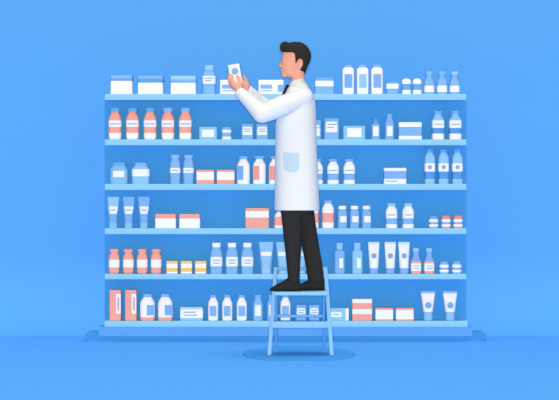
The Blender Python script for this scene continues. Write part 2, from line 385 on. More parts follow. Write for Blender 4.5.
place('cream_tube', 'tube', 4, [113.3], tube(b, 197, 5.7, 4, 223, TB, LB, TB, [L(0, 9.6, 206.5, 214, W), L(0, 5, 209.5, 210.6, TX, 2)], [L(0, 4, 225.3, 226.3, TX, 1)], (122, 184, 246)), ll[:1], 'blue tubes')
place('cream_tube', 'tube', 4, [128.7, 144], tube(b, 197, 5.7, 4, 223, B2, LB, B2, [L(0, 9.6, 206.5, 214, W), L(0, 5, 209.5, 210.6, TX, 2)], [L(0, 4, 225.3, 226.3, TX, 1)], (124, 184, 248)), ll[1:], 'blue tubes')
place('medicine_box', 'box', 4, [165.5, 189.6], [('box_body', bx(10.5, b, [(218.5, W)]), NB, DB_, []), ('lid', lidpart(10.5, 214, 218.5, None, PK), NB, DB_, [])],
    labs(2, 'low white boxes with pink lids', 4), 'white boxes with pink lids', True)
place('medicine_box', 'box', 4, [257.2], [('box_body', bx(11.9, b, [(217.5, PK), (211, W)]), NB, DB_, []), ('lid', lidpart(12, 208.2, 211, None, PK), NB, DB_, [])],
    ['tall pink box with white band on fourth shelf, left of the coat hem'], None, True)
def pbot(top, p0, p1, hw):
    return [('bottle_body', [(b, hw - .5, W), (b - .6, hw, W), (p1, hw, PK), (p0, hw, W), (top + 8, hw, W), (top + 5.5, hw - .9, W), (top + 3.2, hw - 2.6, W), (top + 2, hw - 2.7, W)], 2.8, 1, []),
            ('cap', [(top + 3, hw - 2.2, B2), (top + 1.4, hw - 1.5, B2), (top + .3, hw - 1.3, B2), (top, hw - 1.6, B2)], 2.4, 1, [])]
place('medicine_bottle', 'bottle', 4, [280], pbot(209.2, 217, 225.5, 6), ['white bottle with pink band, left of the black trousers under the coat hem'], 'white bottles with pink bands')
place('medicine_bottle', 'bottle', 4, [312.6], pbot(200.5, 213, 222.5, 6), ['white bottle with pink band, half hidden right behind the black trousers'], 'white bottles with pink bands')
place('medicine_bottle', 'bottle', 4, [328], pbot(200.5, 213, 222.5, 6), ['white bottle with pink band, fully visible right of the coat hem'], 'white bottles with pink bands')
place('medicine_bottle', 'bottle', 4, [342.3, 354.4, 366.4], [('bottle_body', [(b, 4.5, B2), (b - .4, 4.8, B2), (212.5, 4.8, B2), (210.8, 4.2, B2), (209.6, 3.4, B2), (208.5, 3.3, B2)], 2.8, 1, []), ('cap', [(209.3, 3.9, W), (206.3, 4, W), (205.9, 3.7, W)], 2.4, 1, []), ('label', None, 0, 0, [L(.9, 6.4, 216.2, 222.3, W)])],
    labs(3, 'small blue bottles with white caps', 4), 'small blue bottles with white caps')
place('medicine_bottle', 'bottle', 4, [391.4, 408], [('bottle_body', [(b, 5.6, W), (b - .5, 5.9, W), (224.3, 5.9, B2), (218.3, 5.9, W), (211.2, 5.9, W), (209, 5.1, W), (206.8, 3.6, W), (205.5, 3.4, W)], 2.8, 1, []), ('cap', [(206.6, 3.7, (152, 208, 254)), (205, 4.4, (152, 208, 254)), (203.7, 4.5, (152, 208, 254)), (203.4, 4.2, (152, 208, 254))], 2.4, 1, []), ('label', None, 0, 0, [L(0, 7, 214.5, 215.5, TX)])],
    labs(2, 'white bottles with a blue band', 4), 'white bottles with a blue band')
def hive(base, top, h, lid, low):
    t = base - top
    f = lambda q: top + q * t
    return [('jar_body', [(base, 4.3, low), (f(.9), 4.5, low), (f(.87), 4.8, W), (f(.68), 4.8, B2), (f(.66), 4.2, B2), (f(.52), 4.2, W), (f(.5), 4.7, W), (f(.3), 4.7, W), (f(.26), 4.3, W)], 2.6, 1, []),
            ('lid', [(f(.27), 4.2, lid), (f(.05), 4.3, lid), (top, 4, lid)], 2.6, 1, [])]
place('pill_jar', 'jar', 4, [433.4], hive(b, 216, 0, (112, 170, 246), LB), ['small ribbed white jar with blue lid, right part of the fourth shelf'], 'small ribbed jars')
place('pill_jar', 'jar', 4, [445.9, 457.8], hive(b, 216, 0, PK2, PK), ['left of the two small ribbed jars with pink lids on the fourth shelf', 'right of the two small ribbed jars with pink lids on the fourth shelf'], 'small ribbed jars')

# --- row 5
b = ROWS[5]
place('syrup_bottle', 'bottle', 5, [114.4, 128.5, 142.4, 156.3], [('bottle_body', [(b, 4.4, PK), (b - 1.2, 5.3, PK), (258, 5.4, PK), (255.5, 4.9, PK), (253.3, 3.6, PK), (252, 3.5, PK)], 2.8, 1, []), ('cap', [(252.6, 4, PK), (251, 4.6, PK), (249.6, 4.7, PK), (249.2, 4.4, PK)], 2.4, 1, []), ('label', wrap(5.4, 259.7, 267.5), 2.8, 1, [])],
    labs(4, 'all-pink bottles with white label bands', 5), 'all-pink bottles')
place('medicine_box', 'box', 5, [172, 186.3, 200.6], [('box_body', bx(5.7, b, [(271.8, W), (268, OR), (263.8, W), (261, YE)]), NB, .9, [])],
    labs(3, 'small yellow and white striped boxes', 5), 'yellow striped boxes', True)
place('medicine_bottle', 'bottle', 5, [216.4, 232, 247.4], [('bottle_body', [(b, 5.7, (134, 192, 246)), (b - .6, 6.1, (134, 192, 246)), (253.5, 6.1, (134, 192, 246)), (250.5, 5.4, (134, 192, 246)), (248, 4, (134, 192, 246)), (246.5, 3.7, (134, 192, 246))], 2.8, 1, []), ('cap', [(247.4, 4.4, W), (243.3, 4.5, W), (242.9, 4.2, W)], 2.4, 1, []), ('label', wrap(6.1, 257, 266.3), 2.8, 1, [L(.3, 6.5, 259.8, 260.8, TX), L(.3, 6.5, 262.6, 263.6, TX)])],
    labs(3, 'blue bottles with white caps', 5), 'blue bottles with white caps')
place('cream_tube', 'tube', 5, [266.2, 283.3, 300.2], tube(b, 242.2, 7.1, 5.1, 268.3, (150, 204, 247), (158, 210, 252), LB, [L(0, 10.6, 252, 256, W)], []),
    ['pale blue tube on fifth shelf, right of the white capped bottles', 'pale blue tube on fifth shelf, partly hidden by the front trouser leg', 'pale blue tube on fifth shelf, glimpsed between the trouser legs'], 'pale blue tubes')
for cx, col, lab in ((339.6, B2, 'flat-shouldered blue bottle on fifth shelf, nearest right of the trouser legs'), (357.2, LB, 'paler flat-shouldered blue bottle on fifth shelf, beside the white tubes')):
    place('medicine_bottle', 'bottle', 5, [cx], [('bottle_body', [(b, 5, col), (b - .5, 5.4, col), (252.5, 5.4, col), (250.8, 4.8, col), (250, 3.4, col), (248, 3, col)], 2.8, 1, []), ('cap', [(248.8, 3.3, (152, 208, 254)), (243.4, 3.4, (152, 208, 254)), (243, 3.1, (152, 208, 254))], 2.4, 1, []), ('label', None, 0, 0, [L(1.5, 3.8, 258.4, 268, W)])], [lab], 'flat-shouldered bottles')
place('cream_tube', 'tube', 5, [373.8, 390.2, 404], tube(b, 242.2, 5.6, 4.4, 268.3, W, B2, (210, 230, 250), [DOT(0, 5.4, 256, TX, 1)], []),
    labs(3, 'white tubes with a blue dot', 5), 'white tubes with a blue dot on the fifth shelf')
SB = (126, 182, 247)
place('syrup_bottle', 'bottle', 5, [415.9, 429], [('bottle_body', [(b, 5, PK), (b - .4, 5.2, PK), (271.2, 5.2, PK), (262.2, 5.2, PK), (261.6, 5.1, SB), (259.5, 4.6, SB), (256.5, 3, SB), (254, 2.8, SB), (251, 2.7, SB)], 2.7, 1, []), ('cap', [(251.8, 3.1, (152, 214, 255)), (248.8, 3.1, (152, 214, 255)), (248.4, 2.8, (152, 214, 255))], 2.4, 1, []), ('label', wrap(5.2, 263.4, 271), 2.7, 1, [L(.3, 5.4, 265.6, 266.5, TX), L(.3, 5.4, 268.2, 269.1, TX)])],
    labs(2, 'narrow-necked blue and pink bottles with white labels', 5), 'blue and pink bottles')
place('pill_jar', 'jar', 5, [444, 456.5], hive(b, 261.5, 0, (122, 180, 250), LB), labs(2, 'small ribbed white jars with blue lids', 5), 'small ribbed jars on the fifth shelf')

# --- row 6
b = ROWS[6]
place('medicine_box', 'box', 6, [115.1, 130.7], [('box_body', bx(5.8, b, [(290, PK)]), NB, .9, []), ('label', None, 0, 0, [L(3.2, 4.6, 294, 313.6, W), L(3.2, 1.8, 297, 310.6, (205, 180, 190), 2)])],
    labs(2, 'tall narrow pink boxes', 6), 'tall pink boxes', True)
place('medicine_bottle', 'bottle', 6, [147.6, 165.4], [('bottle_body', [(b, 7, PK), (b - .6, 7.4, PK), (317.2, 7.4, W), (303.5, 7.4, W), (300.5, 6.4, W), (298, 4.5, W), (296.5, 4.2, W)], 2.8, .9, []), ('cap', [(297.2, 4.6, B1), (294.4, 4.8, B1), (294, 4.5, B1)], 2.4, 1, []), ('label', None, 0, 0, [L(3.3, 7.2, 305, 315.4, (126, 182, 248))])],
    labs(2, 'wide white bottles with blue side labels', 6), 'wide white bottles')
place('medicine_box', 'box', 6, [191.5], [('box_body', bx(11.5, b, [(317.8, LB), (309.2, W), (307, (176, 214, 252))]), NB, DB_, []), ('label', None, 0, 0, [L(-1.8, 12, 311.6, 312.7, TX), L(-1, 13.5, 314.6, 315.6, TX)])],
    ['low white box with two printed lines on the bottom shelf'], None, True)
wb6 = [('bottle_body', [(b, 4.7, W), (b - .6, 5.1, W), (304, 5.2, W), (301.5, 4.5, W), (299, 3, W), (297, 2.9, W)], 2.8, 1, []), ('cap', [(298, 3.2, B1), (295.3, 3.5, B1), (294.9, 3.2, B1)], 2.4, 1, []), ('label', None, 0, 0, [L(0, 6.8, 306, 316.2, (134, 190, 246)), L(0, 5.6, 308.5, 309.2, TX, 2), L(0, 5.6, 311.3, 312, TX, 2), L(0, 5.6, 314, 314.7, TX, 2)])]
place('medicine_bottle', 'bottle', 6, [213.2, 227.3, 241.8, 285.4], wb6,
    ['leftmost of the three white bottles with blue panels left of the stepladder', 'middle one of the three white bottles with blue panels left of the stepladder', 'rightmost of the three white bottles with blue panels left of the stepladder', 'white bottle with blue panel on bottom shelf, seen between the stepladder legs'], 'white bottles with blue panels')
place('medicine_bottle', 'bottle', 6, [258, 272], [('bottle_body', [(b, 4.6, (132, 197, 252)), (b - .5, 5, (132, 197, 252)), (304.5, 5, (132, 197, 252)), (302, 4.3, (132, 197, 252)), (299.4, 3, (132, 197, 252)), (297.6, 2.9, (132, 197, 252))], 2.8, 1, []), ('cap', [(298.2, 3.2, B1), (296, 3.9, B1), (295.2, 4, B1), (294.9, 3.7, B1)], 2.4, 1, []), ('label', None, 0, 0, [L(0, 5.8, 305, 316, W)])],
    ['pale blue bottle with white label on bottom shelf, left of the stepladder', 'pale blue bottle with white label, behind the left leg of the stepladder'], 'pale blue bottles with white labels')
place('medicine_box', 'box', 6, [301.2, 314.2], [('box_body', bx(5.1, b, [(307.8, B2)]), NB, .9, []), ('lid', lidpart(5.2, 305, 307.8, None, (122, 186, 250)), NB, .9, []), ('label', None, 0, 0, [L(0, 10, 307.9, 315, W), L(0, 5.6, 309.9, 310.8, TX, 2), L(0, 5.6, 312.2, 313.1, TX, 2)])],
    ['left of the two small blue boxes seen between the stepladder legs', 'right of the two small blue boxes seen between the stepladder legs'], 'small boxes behind the stepladder', True)
place('medicine_box', 'box', 6, [339], [('box_body', bx(10.1, b, [(308, LB)]), NB, DB_, []), ('label', None, 0, 0, [L(-2.8, 10.4, 312, 317, W), L(-2.8, 6, 314, 315, TX, 2)]), ('end_stripe', None, 0, 0, [L(8.3, 3.5, 308.3, b - .3, W)])],
    ['pale blue box with white end stripe, just right of the stepladder'], None, True)
place('medicine_box', 'box', 6, [362.2], [('box_body', bx(10.1, b, [(314, PK), (309.2, W), (303, PK), (299, W)]), NB, DB_, [])],
    ['tall pink and white striped box on the bottom shelf'], None, True)
place('medicine_box', 'box', 6, [384.4, 404.9], [('box_body', bx(9, b, [(319.2, PK), (310, W), (308, PK)]), NB, DB_, [])],
    labs(2, 'low white boxes with thin pink edges', 6), 'white boxes with pink edges', True)
place('cream_tube', 'tube', 6, [428, 450], tube(b, 291.6, 7, 4.5, 312, W, (140, 198, 247), (158, 192, 242), [DOT(0, 6.4, 305.4, (128, 176, 234), 1)], []),
    labs(2, 'large white tubes with a blue dot', 6), 'large white tubes')

# ---------------------------------------------------------------- stepladder
yF, yR = floor_y(356.6), floor_y(353.4)
YP = (yF + yR) / 2 + 0.01
SHOE_Y0, SHOE_Y1 = YP - 0.065, YP + 0.065
ZPL = rowz(291.2, SHOE_Y0)                      # top of the platform
lad = empty('stepladder', (P(300, 355, (yF + yR) / 2).x, (yF + yR) / 2, SHADOW_H), 'pale blue two-step stepladder standing on the oval painted floor shadow', 'stepladder')
lad_loc = Vector(lad.location)
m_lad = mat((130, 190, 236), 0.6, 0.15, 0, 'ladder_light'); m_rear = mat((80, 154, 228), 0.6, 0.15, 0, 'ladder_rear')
def bar(bm, a, b, wx, wy, bev=0.003):
    d = (b - a); ln = d.length; d.normalize()
    r = bmesh.ops.create_cube(bm, size=1); vs = r['verts']
    for v in vs: v.co = Vector((v.co.x * wx, v.co.y * wy, (v.co.z + .5) * ln))
    es = list({e for v in vs for e in v.link_edges})
    rb = bmesh.ops.bevel(bm, geom=es, offset=bev, segments=2, affect='EDGES', profile=.5)
    M = Matrix.Translation(a) @ d.to_track_quat('Z', 'Y').to_matrix().to_4x4()
    q = d.to_track_quat('Z', 'Y')
    # keep the bar's x side facing along world x
    xa = Vector((1, 0, 0)); xa = (xa - d * xa.dot(d)).normalized(); ya = d.cross(xa)
    M = Matrix((xa, ya, d)).transposed().to_4x4(); M.translation = a
    vset = [v for v in bm.verts if v not in getattr(bar, '_old', set())]
    for v in vset: v.co = M @ v.co
def one_bar(name, a, b, wx, wy, m, parent):
    bm = bmesh.new(); bar(bm, a - lad_loc, b - lad_loc, wx, wy)
    return link_mesh(name, bm, m, parent)
def fpt(px, py, y): 
    v = P(px, py, y); return v
YT = YP + 0.185                                 # tops of the stiles lean back behind the feet
def on_floor(px, y): return Vector(((px - 279.5) * kk(y), y, SHADOW_H))
def stile_pt(side, z):
    a = on_floor(269.3 if side < 0 else 331.7, yF); t_ = P(275.7 if side < 0 else 325.4, 269, YT)
    u = (z - a.z) / (t_.z - a.z); return a + (t_ - a) * u
for sd in (-1, 1):
    a = stile_pt(sd, SHADOW_H); t_ = P(275.7 if sd < 0 else 325.4, 269, YT)
    st = one_bar('stile', a, t_, 0.027, 0.03, m_lad, lad)
    bm = bmesh.new(); bmesh.ops.create_icosphere(bm, subdivisions=3, radius=0.0165, matrix=Matrix.Translation(t_ - lad_loc))
    link_mesh('end_cap', bm, m_lad, st)
    px = 276.3 if sd < 0 else 323.8
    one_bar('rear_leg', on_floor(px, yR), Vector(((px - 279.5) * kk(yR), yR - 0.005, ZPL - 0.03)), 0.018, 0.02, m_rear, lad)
# platform, step, rails
xa, xb = stile_pt(-1, ZPL).x, stile_pt(1, ZPL).x
bm = bmesh.new(); box(bm, xa - 0.004 - lad_loc.x, xb + 0.004 - lad_loc.x, YP - 0.15 - lad_loc.y, YP + 0.125 - lad_loc.y, ZPL - 0.026 - SHADOW_H, ZPL - SHADOW_H, 0.004)
link_mesh('platform', bm, mat((137, 197, 238), 0.6, 0.15, 0, 'ladder_step'), lad)
zs = rowz(321.3, yF + 0.08); cs = stile_pt(-1, zs - 0.02); ce = stile_pt(1, zs - 0.02)
bm = bmesh.new(); box(bm, cs.x - lad_loc.x, ce.x - lad_loc.x, cs.y - 0.05 - lad_loc.y, cs.y + 0.06 - lad_loc.y, zs - 0.046 - SHADOW_H, zs - SHADOW_H, 0.004)
link_mesh('step', bm, mat((137, 197, 238), 0.6, 0.15, 0, 'ladder_step'), lad)
a = P(276.3, 316, yR - .003); b_ = P(323.8, 316, yR - .003)
bm = bmesh.new(); box(bm, a.x - lad_loc.x, b_.x - lad_loc.x, a.y - .006 - lad_loc.y, a.y + .006 - lad_loc.y, a.z - .010 - SHADOW_H, a.z + .010 - SHADOW_H, .003)
link_mesh('brace', bm, mat((110, 182, 250), .6, .15), lad)
a = P(275.7, 268.6, YT); b_ = P(325.4, 268.6, YT)
bm = bmesh.new(); box(bm, a.x - lad_loc.x, b_.x - lad_loc.x, a.y - .007 - lad_loc.y, a.y + .007 - lad_loc.y, a.z - .013 - SHADOW_H, a.z + .010 - SHADOW_H, .004)
link_mesh('hand_rail', bm, mat((110, 182, 250), .6, .15), lad)

# ---------------------------------------------------------------- the person
def capsule(bm, a, b, ra, rb, seg=20, sy=1.0):
    """closed tapered capsule"""
    d = b - a; ln = d.length
    if ln < 1e-6: d = Vector((0, 0, 1))
    else: d = d / ln
    u = d.orthogonal().normalized(); v = d.cross(u)
    rings = []
    N = 6
    for i in range(N + 1):
        t = -math.pi / 2 + (math.pi / 2) * i / N; rings.append((a + d * (ra * math.sin(t)), max(ra * math.cos(t), 1e-5)))
    for i in range(N + 1):
        t = (math.pi / 2) * i / N; rings.append((b + d * (rb * math.sin(t)), max(rb * math.cos(t), 1e-5)))
    prev = None
    for c, r in rings:
        cur = [bm.verts.new(c + (u * math.cos(2 * math.pi * k / seg) + v * math.sin(2 * math.pi * k / seg)) * r) for k in range(seg)]
        if prev:
            for k in range(seg): bm.faces.new((prev[k], prev[(k + 1) % seg], cur[(k + 1) % seg], cur[k]))
        else: bm.faces.new(list(reversed(cur)))
        prev = cur
    bm.faces.new(prev)
def chain(bm, pts, rs):
    for (a, ra), (b, rb) in zip(zip(pts, rs), list(zip(pts, rs))[1:]): capsule(bm, a, b, ra, rb)
def ellipsoid(bm, c, rx, ry, rz, rot=0.0):
    M = Matrix.Translation(c) @ Matrix.Rotation(rot, 4, 'Y') @ Matrix.Diagonal((rx, ry, rz, 1))
    bmesh.ops.create_icosphere(bm, subdivisions=4, radius=1, matrix=M)
def column(bm, rows, yc, n=2.3, seg=40):
    """closed loft of horizontal ovals: (row, left px, right px, half depth, [depth centre])"""
    prev = None
    for r in rows:
        row, xa, xb, hy = r[:4]; y0 = r[4] if len(r) > 4 else yc
        z = rowz(row, y0); c = ((xa + xb) / 2 - 279.5) * kk(y0); hw = (xb - xa) / 2 * kk(y0)
        cur = [bm.verts.new((c + x, y0 + y, z)) for x, y in ring_pts(hw, hy, n, seg)]
        if prev:
            for k in range(seg): bm.faces.new((prev[k], prev[(k + 1) % seg], cur[(k + 1) % seg], cur[k]))
        else: bm.faces.new(list(reversed(cur)))
        prev = cur
    bm.faces.new(prev)
def fuse(name, bm, m, parent, voxel, smooth_it=6, smooth_f=0.5):
    """one continuous surface out of overlapping closed forms"""
    bmesh.ops.recalc_face_normals(bm, faces=bm.faces)
    me = bpy.data.meshes.new('tmp'); bm.to_mesh(me); bm.free()
    o = bpy.data.objects.new('tmp', me); C.objects.link(o)
    md = o.modifiers.new('r', 'REMESH'); md.mode = 'VOXEL'; md.voxel_size = voxel; md.use_smooth_shade = True
    if smooth_it:
        sm = o.modifiers.new('s', 'SMOOTH'); sm.iterations = smooth_it; sm.factor = smooth_f
    dg = bpy.context.evaluated_depsgraph_get()
    ev = o.evaluated_get(dg)
    nm = bpy.data.meshes.new_from_object(ev)
    C.objects.unlink(o); bpy.data.objects.remove(o)
    nm.name = name; nm.materials.clear(); nm.materials.append(m)
    for p in nm.polygons: p.use_smooth = True
    ob = bpy.data.objects.new(name, nm); C.objects.link(ob)
    if parent: ob.parent = parent
    return ob
K = kk(YP)
per = empty('person', (0, 0, 0), 'person in white lab coat and black trousers standing on the stepladder, examining a package', 'person')
proot = Vector((P(298, 290, YP).x, YP, ZPL)); per.location = proot
m_skin = mat(SKIN, 0.7, 0.1, 0, 'skin'); m_coat = mat((222, 229, 236), 0.85, 0.05, 0, 'coat_cloth')
m_trs = mat(CHAR, 0.9, 0.05, 0, 'trouser_cloth'); m_shoe = mat((38, 38, 39), 0.7, 0.1, 0, 'shoe_leather'); m_hair = mat((42, 42, 42), 0.8, 0.1, 0, 'dark_hair')
def rel(bm):
    for v in bm.verts: v.co -= proot
# arm paths (px, py, depth)
yN, yA = YP - 0.155, YP + 0.155
N_SH, N_EL, N_WR = P(300, 99, yN), P(262, 114, YP - 0.19), P(240.5, 92.6, YP - 0.065)
F_SH, F_EL, F_WR = P(299, 99, yA), P(270, 110, YP + 0.17), P(247.3, 88.9, YP + 0.05)
# --- coat
bm = bmesh.new()
column(bm, [(84, 291.5, 304.5, .05), (86, 289.2, 307, .085), (89, 287.4, 310, .13), (94, 285, 312.9, .165), (101, 281.5, 315.3, .175), (112, 278, 316.2, .17), (125, 275.4, 316.2, .165), (150, 275.2, 317, .16), (175, 274.9, 318, .165), (195, 274.5, 319, .175), (210.5, 274.3, 319.7, .185), (214, 274.3, 319.8, .185)], YP, 2.5)
chain(bm, [P(304.5, 96.5, YP - .125), P(281, 106.4, YP - .175), N_EL, P(249.5, 101.3, YP - .12), P(239.7, 92.3, YP - 0.065)], [.060, .074, .066, .050, .040])
chain(bm, [P(304.5, 96.5, YP + .125), P(284, 104, YP + .17), F_EL, P(258, 99, YP + .12), P(248.0, 89.6, YP + 0.05)], [.060, .070, .058, .044, .034])
rel(bm)
coat = fuse('lab_coat', bm, m_coat, per, 0.007, 12)
# trim: open hem and squared cuffs
bm = bmesh.new(); bm.from_mesh(coat.data)
def cut(co, no):
    geom = bm.verts[:] + bm.edges[:] + bm.faces[:]
    bmesh.ops.bisect_plane(bm, geom=geom, plane_co=co, plane_no=no, clear_outer=True)
cut(P(297, 210.3, YP) - proot, Vector((0, 0, -1)))
# cuffs: cut only near the wrists
for wr, el in ((P(239.3, 92.2, YP - 0.065), N_EL), (P(247.0, 88.9, YP + 0.05), P(258, 99, YP + .12))):
    co = wr - proot; no = (wr - el).normalized()
    dl = [v for v in bm.verts if (v.co - co).dot(no) > 0.0 and (v.co - co).length < 0.09]
    # flatten what lies beyond the cuff plane onto it
    for v in dl: v.co -= no * (v.co - co).dot(no)
bm.to_mesh(coat.data); bm.free()
for p in coat.data.polygons: p.use_smooth = True
coat.data.set_sharp_from_angle(angle=math.radians(60))
so = coat.modifiers.new('cloth', 'SOLIDIFY'); so.thickness = 0.003; so.offset = -1

def on_coat(bmt, px, py, off):
    """point on the near side of the coat seen at a photo position"""
    cam = Vector((0, -D, ZC)); tgt = P(px, py, YP)
    hit = bmt.ray_cast(cam - proot, (tgt - cam).normalized())
    return hit[0] + Vector((0, -off, 0)) if hit[0] else None
bmt = BVHTree.FromPolygons([v.co.copy() for v in coat.data.vertices], [tuple(p.vertices) for p in coat.data.polygons])
# pocket, following the cloth
bm = bmesh.new()
px0, px1, py0, py1 = 283.4, 299.4, 152.3, 172.4
nx, nz = 16, 20; rad = 6.5
def pocket_pt(i, j):
    v = j / nz; py = py0 + (py1 - py0) * v
    l, r = px0, px1
    if py > py1 - rad:
        q = (py - (py1 - rad)) / rad; ins = rad * (1 - math.sqrt(max(0, 1 - q * q))); l += ins * .98; r -= ins * .98
    return l + (r - l) * i / nx, py - 0.9 * (1 - i / nx) * 0 + (0.5 * (i / nx) if j == 0 else 0)
fr = [[bm.verts.new(on_coat(bmt, *pocket_pt(i, j), 0.006)) for i in range(nx + 1)] for j in range(nz + 1)]
bk = [[bm.verts.new(v.co + Vector((0, 0.007, 0))) for v in r] for r in fr]
for j in range(nz):
    for i in range(nx):
        bm.faces.new((fr[j][i], fr[j][i + 1], fr[j + 1][i + 1], fr[j + 1][i])); bm.faces.new((bk[j + 1][i], bk[j + 1][i + 1], bk[j][i + 1], bk[j][i]))
def skirt(a, b): 
    for k in range(len(a) - 1): bm.faces.new((a[k], b[k], b[k + 1], a[k + 1]))
skirt(fr[0], bk[0]); skirt(fr[-1], bk[-1]); skirt([r[0] for r in fr], [r[0] for r in bk]); skirt([r[-1] for r in fr], [r[-1] for r in bk])
pk = link_mesh('pocket', bm, mat((183, 210, 231), .85, .05, 0, 'pocket_cloth'), coat); pk['label'] = 'pale blue pocket'
# collar band round the neck
bm = bmesh.new(); column(bm, [(90, 287.2, 309, .12), (87, 288.0, 307.6, .098), (84, 288.6, 305.8, .078), (81.5, 289.6, 304.4, .066), (79.6, 290.2, 304.0, .062)], YP, 2.2)
xc_ = P(299, 80, YP).x
for v in bm.verts: v.co.z += (v.co.x - xc_) * 0.27
rel(bm)
link_mesh('collar', bm, m_coat, coat)

# --- trousers
yL, yM = SHOE_Y0, SHOE_Y1
bm = bmesh.new()
column(bm, [(196, 281, 313, .12), (206, 280.5, 313, .125), (214, 280.8, 313.5, .12)], YP, 2.4)
column(bm, [(206, 280.3, 303, .07), (225, 282.3, 302.4, .068), (245, 284.5, 301.6, .062), (262, 286.4, 300.4, .056), (282.5, 288.4, 299.6, .05)], yL, 2.2)
column(bm, [(206, 290, 313.5, .07), (225, 295.5, 315.9, .068), (245, 301.4, 318.9, .062), (262, 305, 322.0, .056), (281.5, 308.2, 324.2, .05)], yM, 2.2)
rel(bm)
fuse('trousers', bm, m_trs, per, 0.006, 3)
# --- shoes
def shoe(dx, yc):
    bm = bmesh.new(); prev = None; seg = 24
    secs = [(299.9, 281, .012), (299.6, 279.5, .024), (298, 277.2, .031), (294, 276.2, .034), (289.5, 276.8, .034), (286.5, 279, .035), (283, 281.3, .038), (279, 283.3, .041), (275.5, 285.2, .042), (273, 286.6, .038), (271, 287.8, .027), (270.1, 288.9, .012)]
    z0 = ZPL + 0.0006
    for px, top, hy in secs:
        x = (px + dx - 279.5) * kk(yc); zt = z0 + (291.2 - top) * K
        cz = (zt + z0) / 2; hz = (zt - z0) / 2; cur = []
        for k in range(seg):
            t = 2 * math.pi * k / seg; c, s = math.cos(t), math.sin(t)
            n = 3.5 if s < 0 else 2.0
            cur.append(bm.verts.new((x, yc + hy * math.copysign(abs(c) ** (2 / 2.6), c), cz + hz * math.copysign(abs(s) ** (2 / n), s))))
        if prev:
            for k in range(seg): bm.faces.new((prev[k], prev[(k + 1) % seg], cur[(k + 1) % seg], cur[k]))
        else: bm.faces.new(list(reversed(cur)))
        prev = cur
    bm.faces.new(prev); rel(bm)
    return link_mesh('shoe', bm, m_shoe, per, angle=70)
shoe(0, yL); shoe(24.6, yM)

# --- body: head, neck, trunk, arms, hands and legs in one surface
bm = bmesh.new()
e = lambda px, py, y, rx, ry, rz, rot=0: ellipsoid(bm, P(px, py, YP + y), rx * K, ry, rz * K, rot)
e(296, 58, 0, 14.3, .074, 15.3)                       # skull
e(289.8, 64.5, 0, 8.6, .062, 12.2)                    # face
e(290, 70.5, 0, 7.6, .052, 7.2)                       # jaw
e(284.9, 74.2, 0, 3.3, .026, 3.5)                     # chin
e(282.7, 71.6, 0, 1.5, .020, 0.8); e(282.7, 73.0, 0, 1.4, .017, 0.75)   # lips
e(282.5, 69.6, 0, 1.9, .022, 1.8)
capsule(bm, P(282.4, 60, YP), P(280.3, 66.1, YP), .007, .0098)          # nose
for s in (-1, 1):
    e(281.6, 66.8, s * .009, 1.3, .007, 1.0)          # nostril wings
    e(283.7, 61.3, s * .031, 1.5, .014, 1.2)          # closed eyelids
    e(283.6, 58.8, s * .03, 1.8, .024, 0.9)           # brow ridge
    e(287.2, 66.2, s * .034, 5.0, .016, 4.4)          # cheek
    e(300.2, 64.4, s * .075, 2.3, .010, 4.4, 0.25)   # ear
    e(299.0, 68.0, s * .072, 1.7, .010, 1.9)          # ear lobe
capsule(bm, P(298.6, 84, YP), P(297.2, 71, YP), .046, .050)             # neck
column(bm, [(86, 292, 305, .05), (90, 290, 308, .10), (98, 285.5, 311.5, .15), (112, 281, 312, .145), (130, 279.5, 311.5, .135), (155, 280, 312, .13), (180, 281, 312.5, .13), (204, 282, 312.5, .12)], YP, 2.4)
chain(bm, [P(301, 99, YP - .12), P(281, 107, YP - .175), N_EL, N_WR], [.05, .045, .038, .026])
chain(bm, [P(301, 99, YP + .12), P(284, 104.5, YP + .17), F_EL, F_WR], [.05, .045, .038, .025])
for (hx, kx, ax, y) in ((292, 293, 294, yL), (302, 310, 316, yM)):
    chain(bm, [P(hx, 202, y), P(kx, 245, y), P(ax, 281, y)], [.058, .045, .034])
    chain(bm, [P(ax, 284, y), P(ax - 12, 287.2, y), P(ax - 19, 288.6, y)], [.026, .020, .012])
# near hand: palm low in front of the package, fingers round its left edge, thumb on its face
def H(px, py, dy): return P(px, py, YP + dy)
chain(bm, [N_WR, H(239, 89.8, -.060), H(236.6, 86.6, -.054)], [.026, .026, .024])
chain(bm, [H(238.6, 88.4, -.054), H(233.4, 84.6, -.048)], [.024, .019])
chain(bm, [H(236.4, 88.2, -.040), H(233.3, 86.4, -.022)], [.022, .018])
FING = [  # four fingers, unequal, each bent at two knuckles
    [(234.6, 84.2, -.050), (232.4, 80.3, -.050), (231.6, 77.6, -.045), (232.2, 75.5, -.037)],
    [(233.0, 84.8, -.044), (230.3, 80.3, -.042), (229.4, 77.1, -.039), (229.7, 74.5, -.036)],
    [(232.6, 86.0, -.034), (229.5, 81.6, -.022), (228.6, 78.4, -.014), (228.5, 76.2, -.006)],
    [(232.7, 87.8, -.022), (229.9, 83.8, -.002), (229.0, 81.2, .010), (229.4, 79.4, .014)]]
for f, r in zip(FING, (.0095, .0098, .0092, .0080)):
    chain(bm, [H(*p) for p in f], [r * 1.12, r, r * .93, r * .82])
chain(bm, [H(239.6, 88.2, -.058), H(240.2, 83.6, -.058), H(239.0, 79.6, -.050), H(237.6, 76.4, -.043)], [.018, .0125, .0110, .0092])
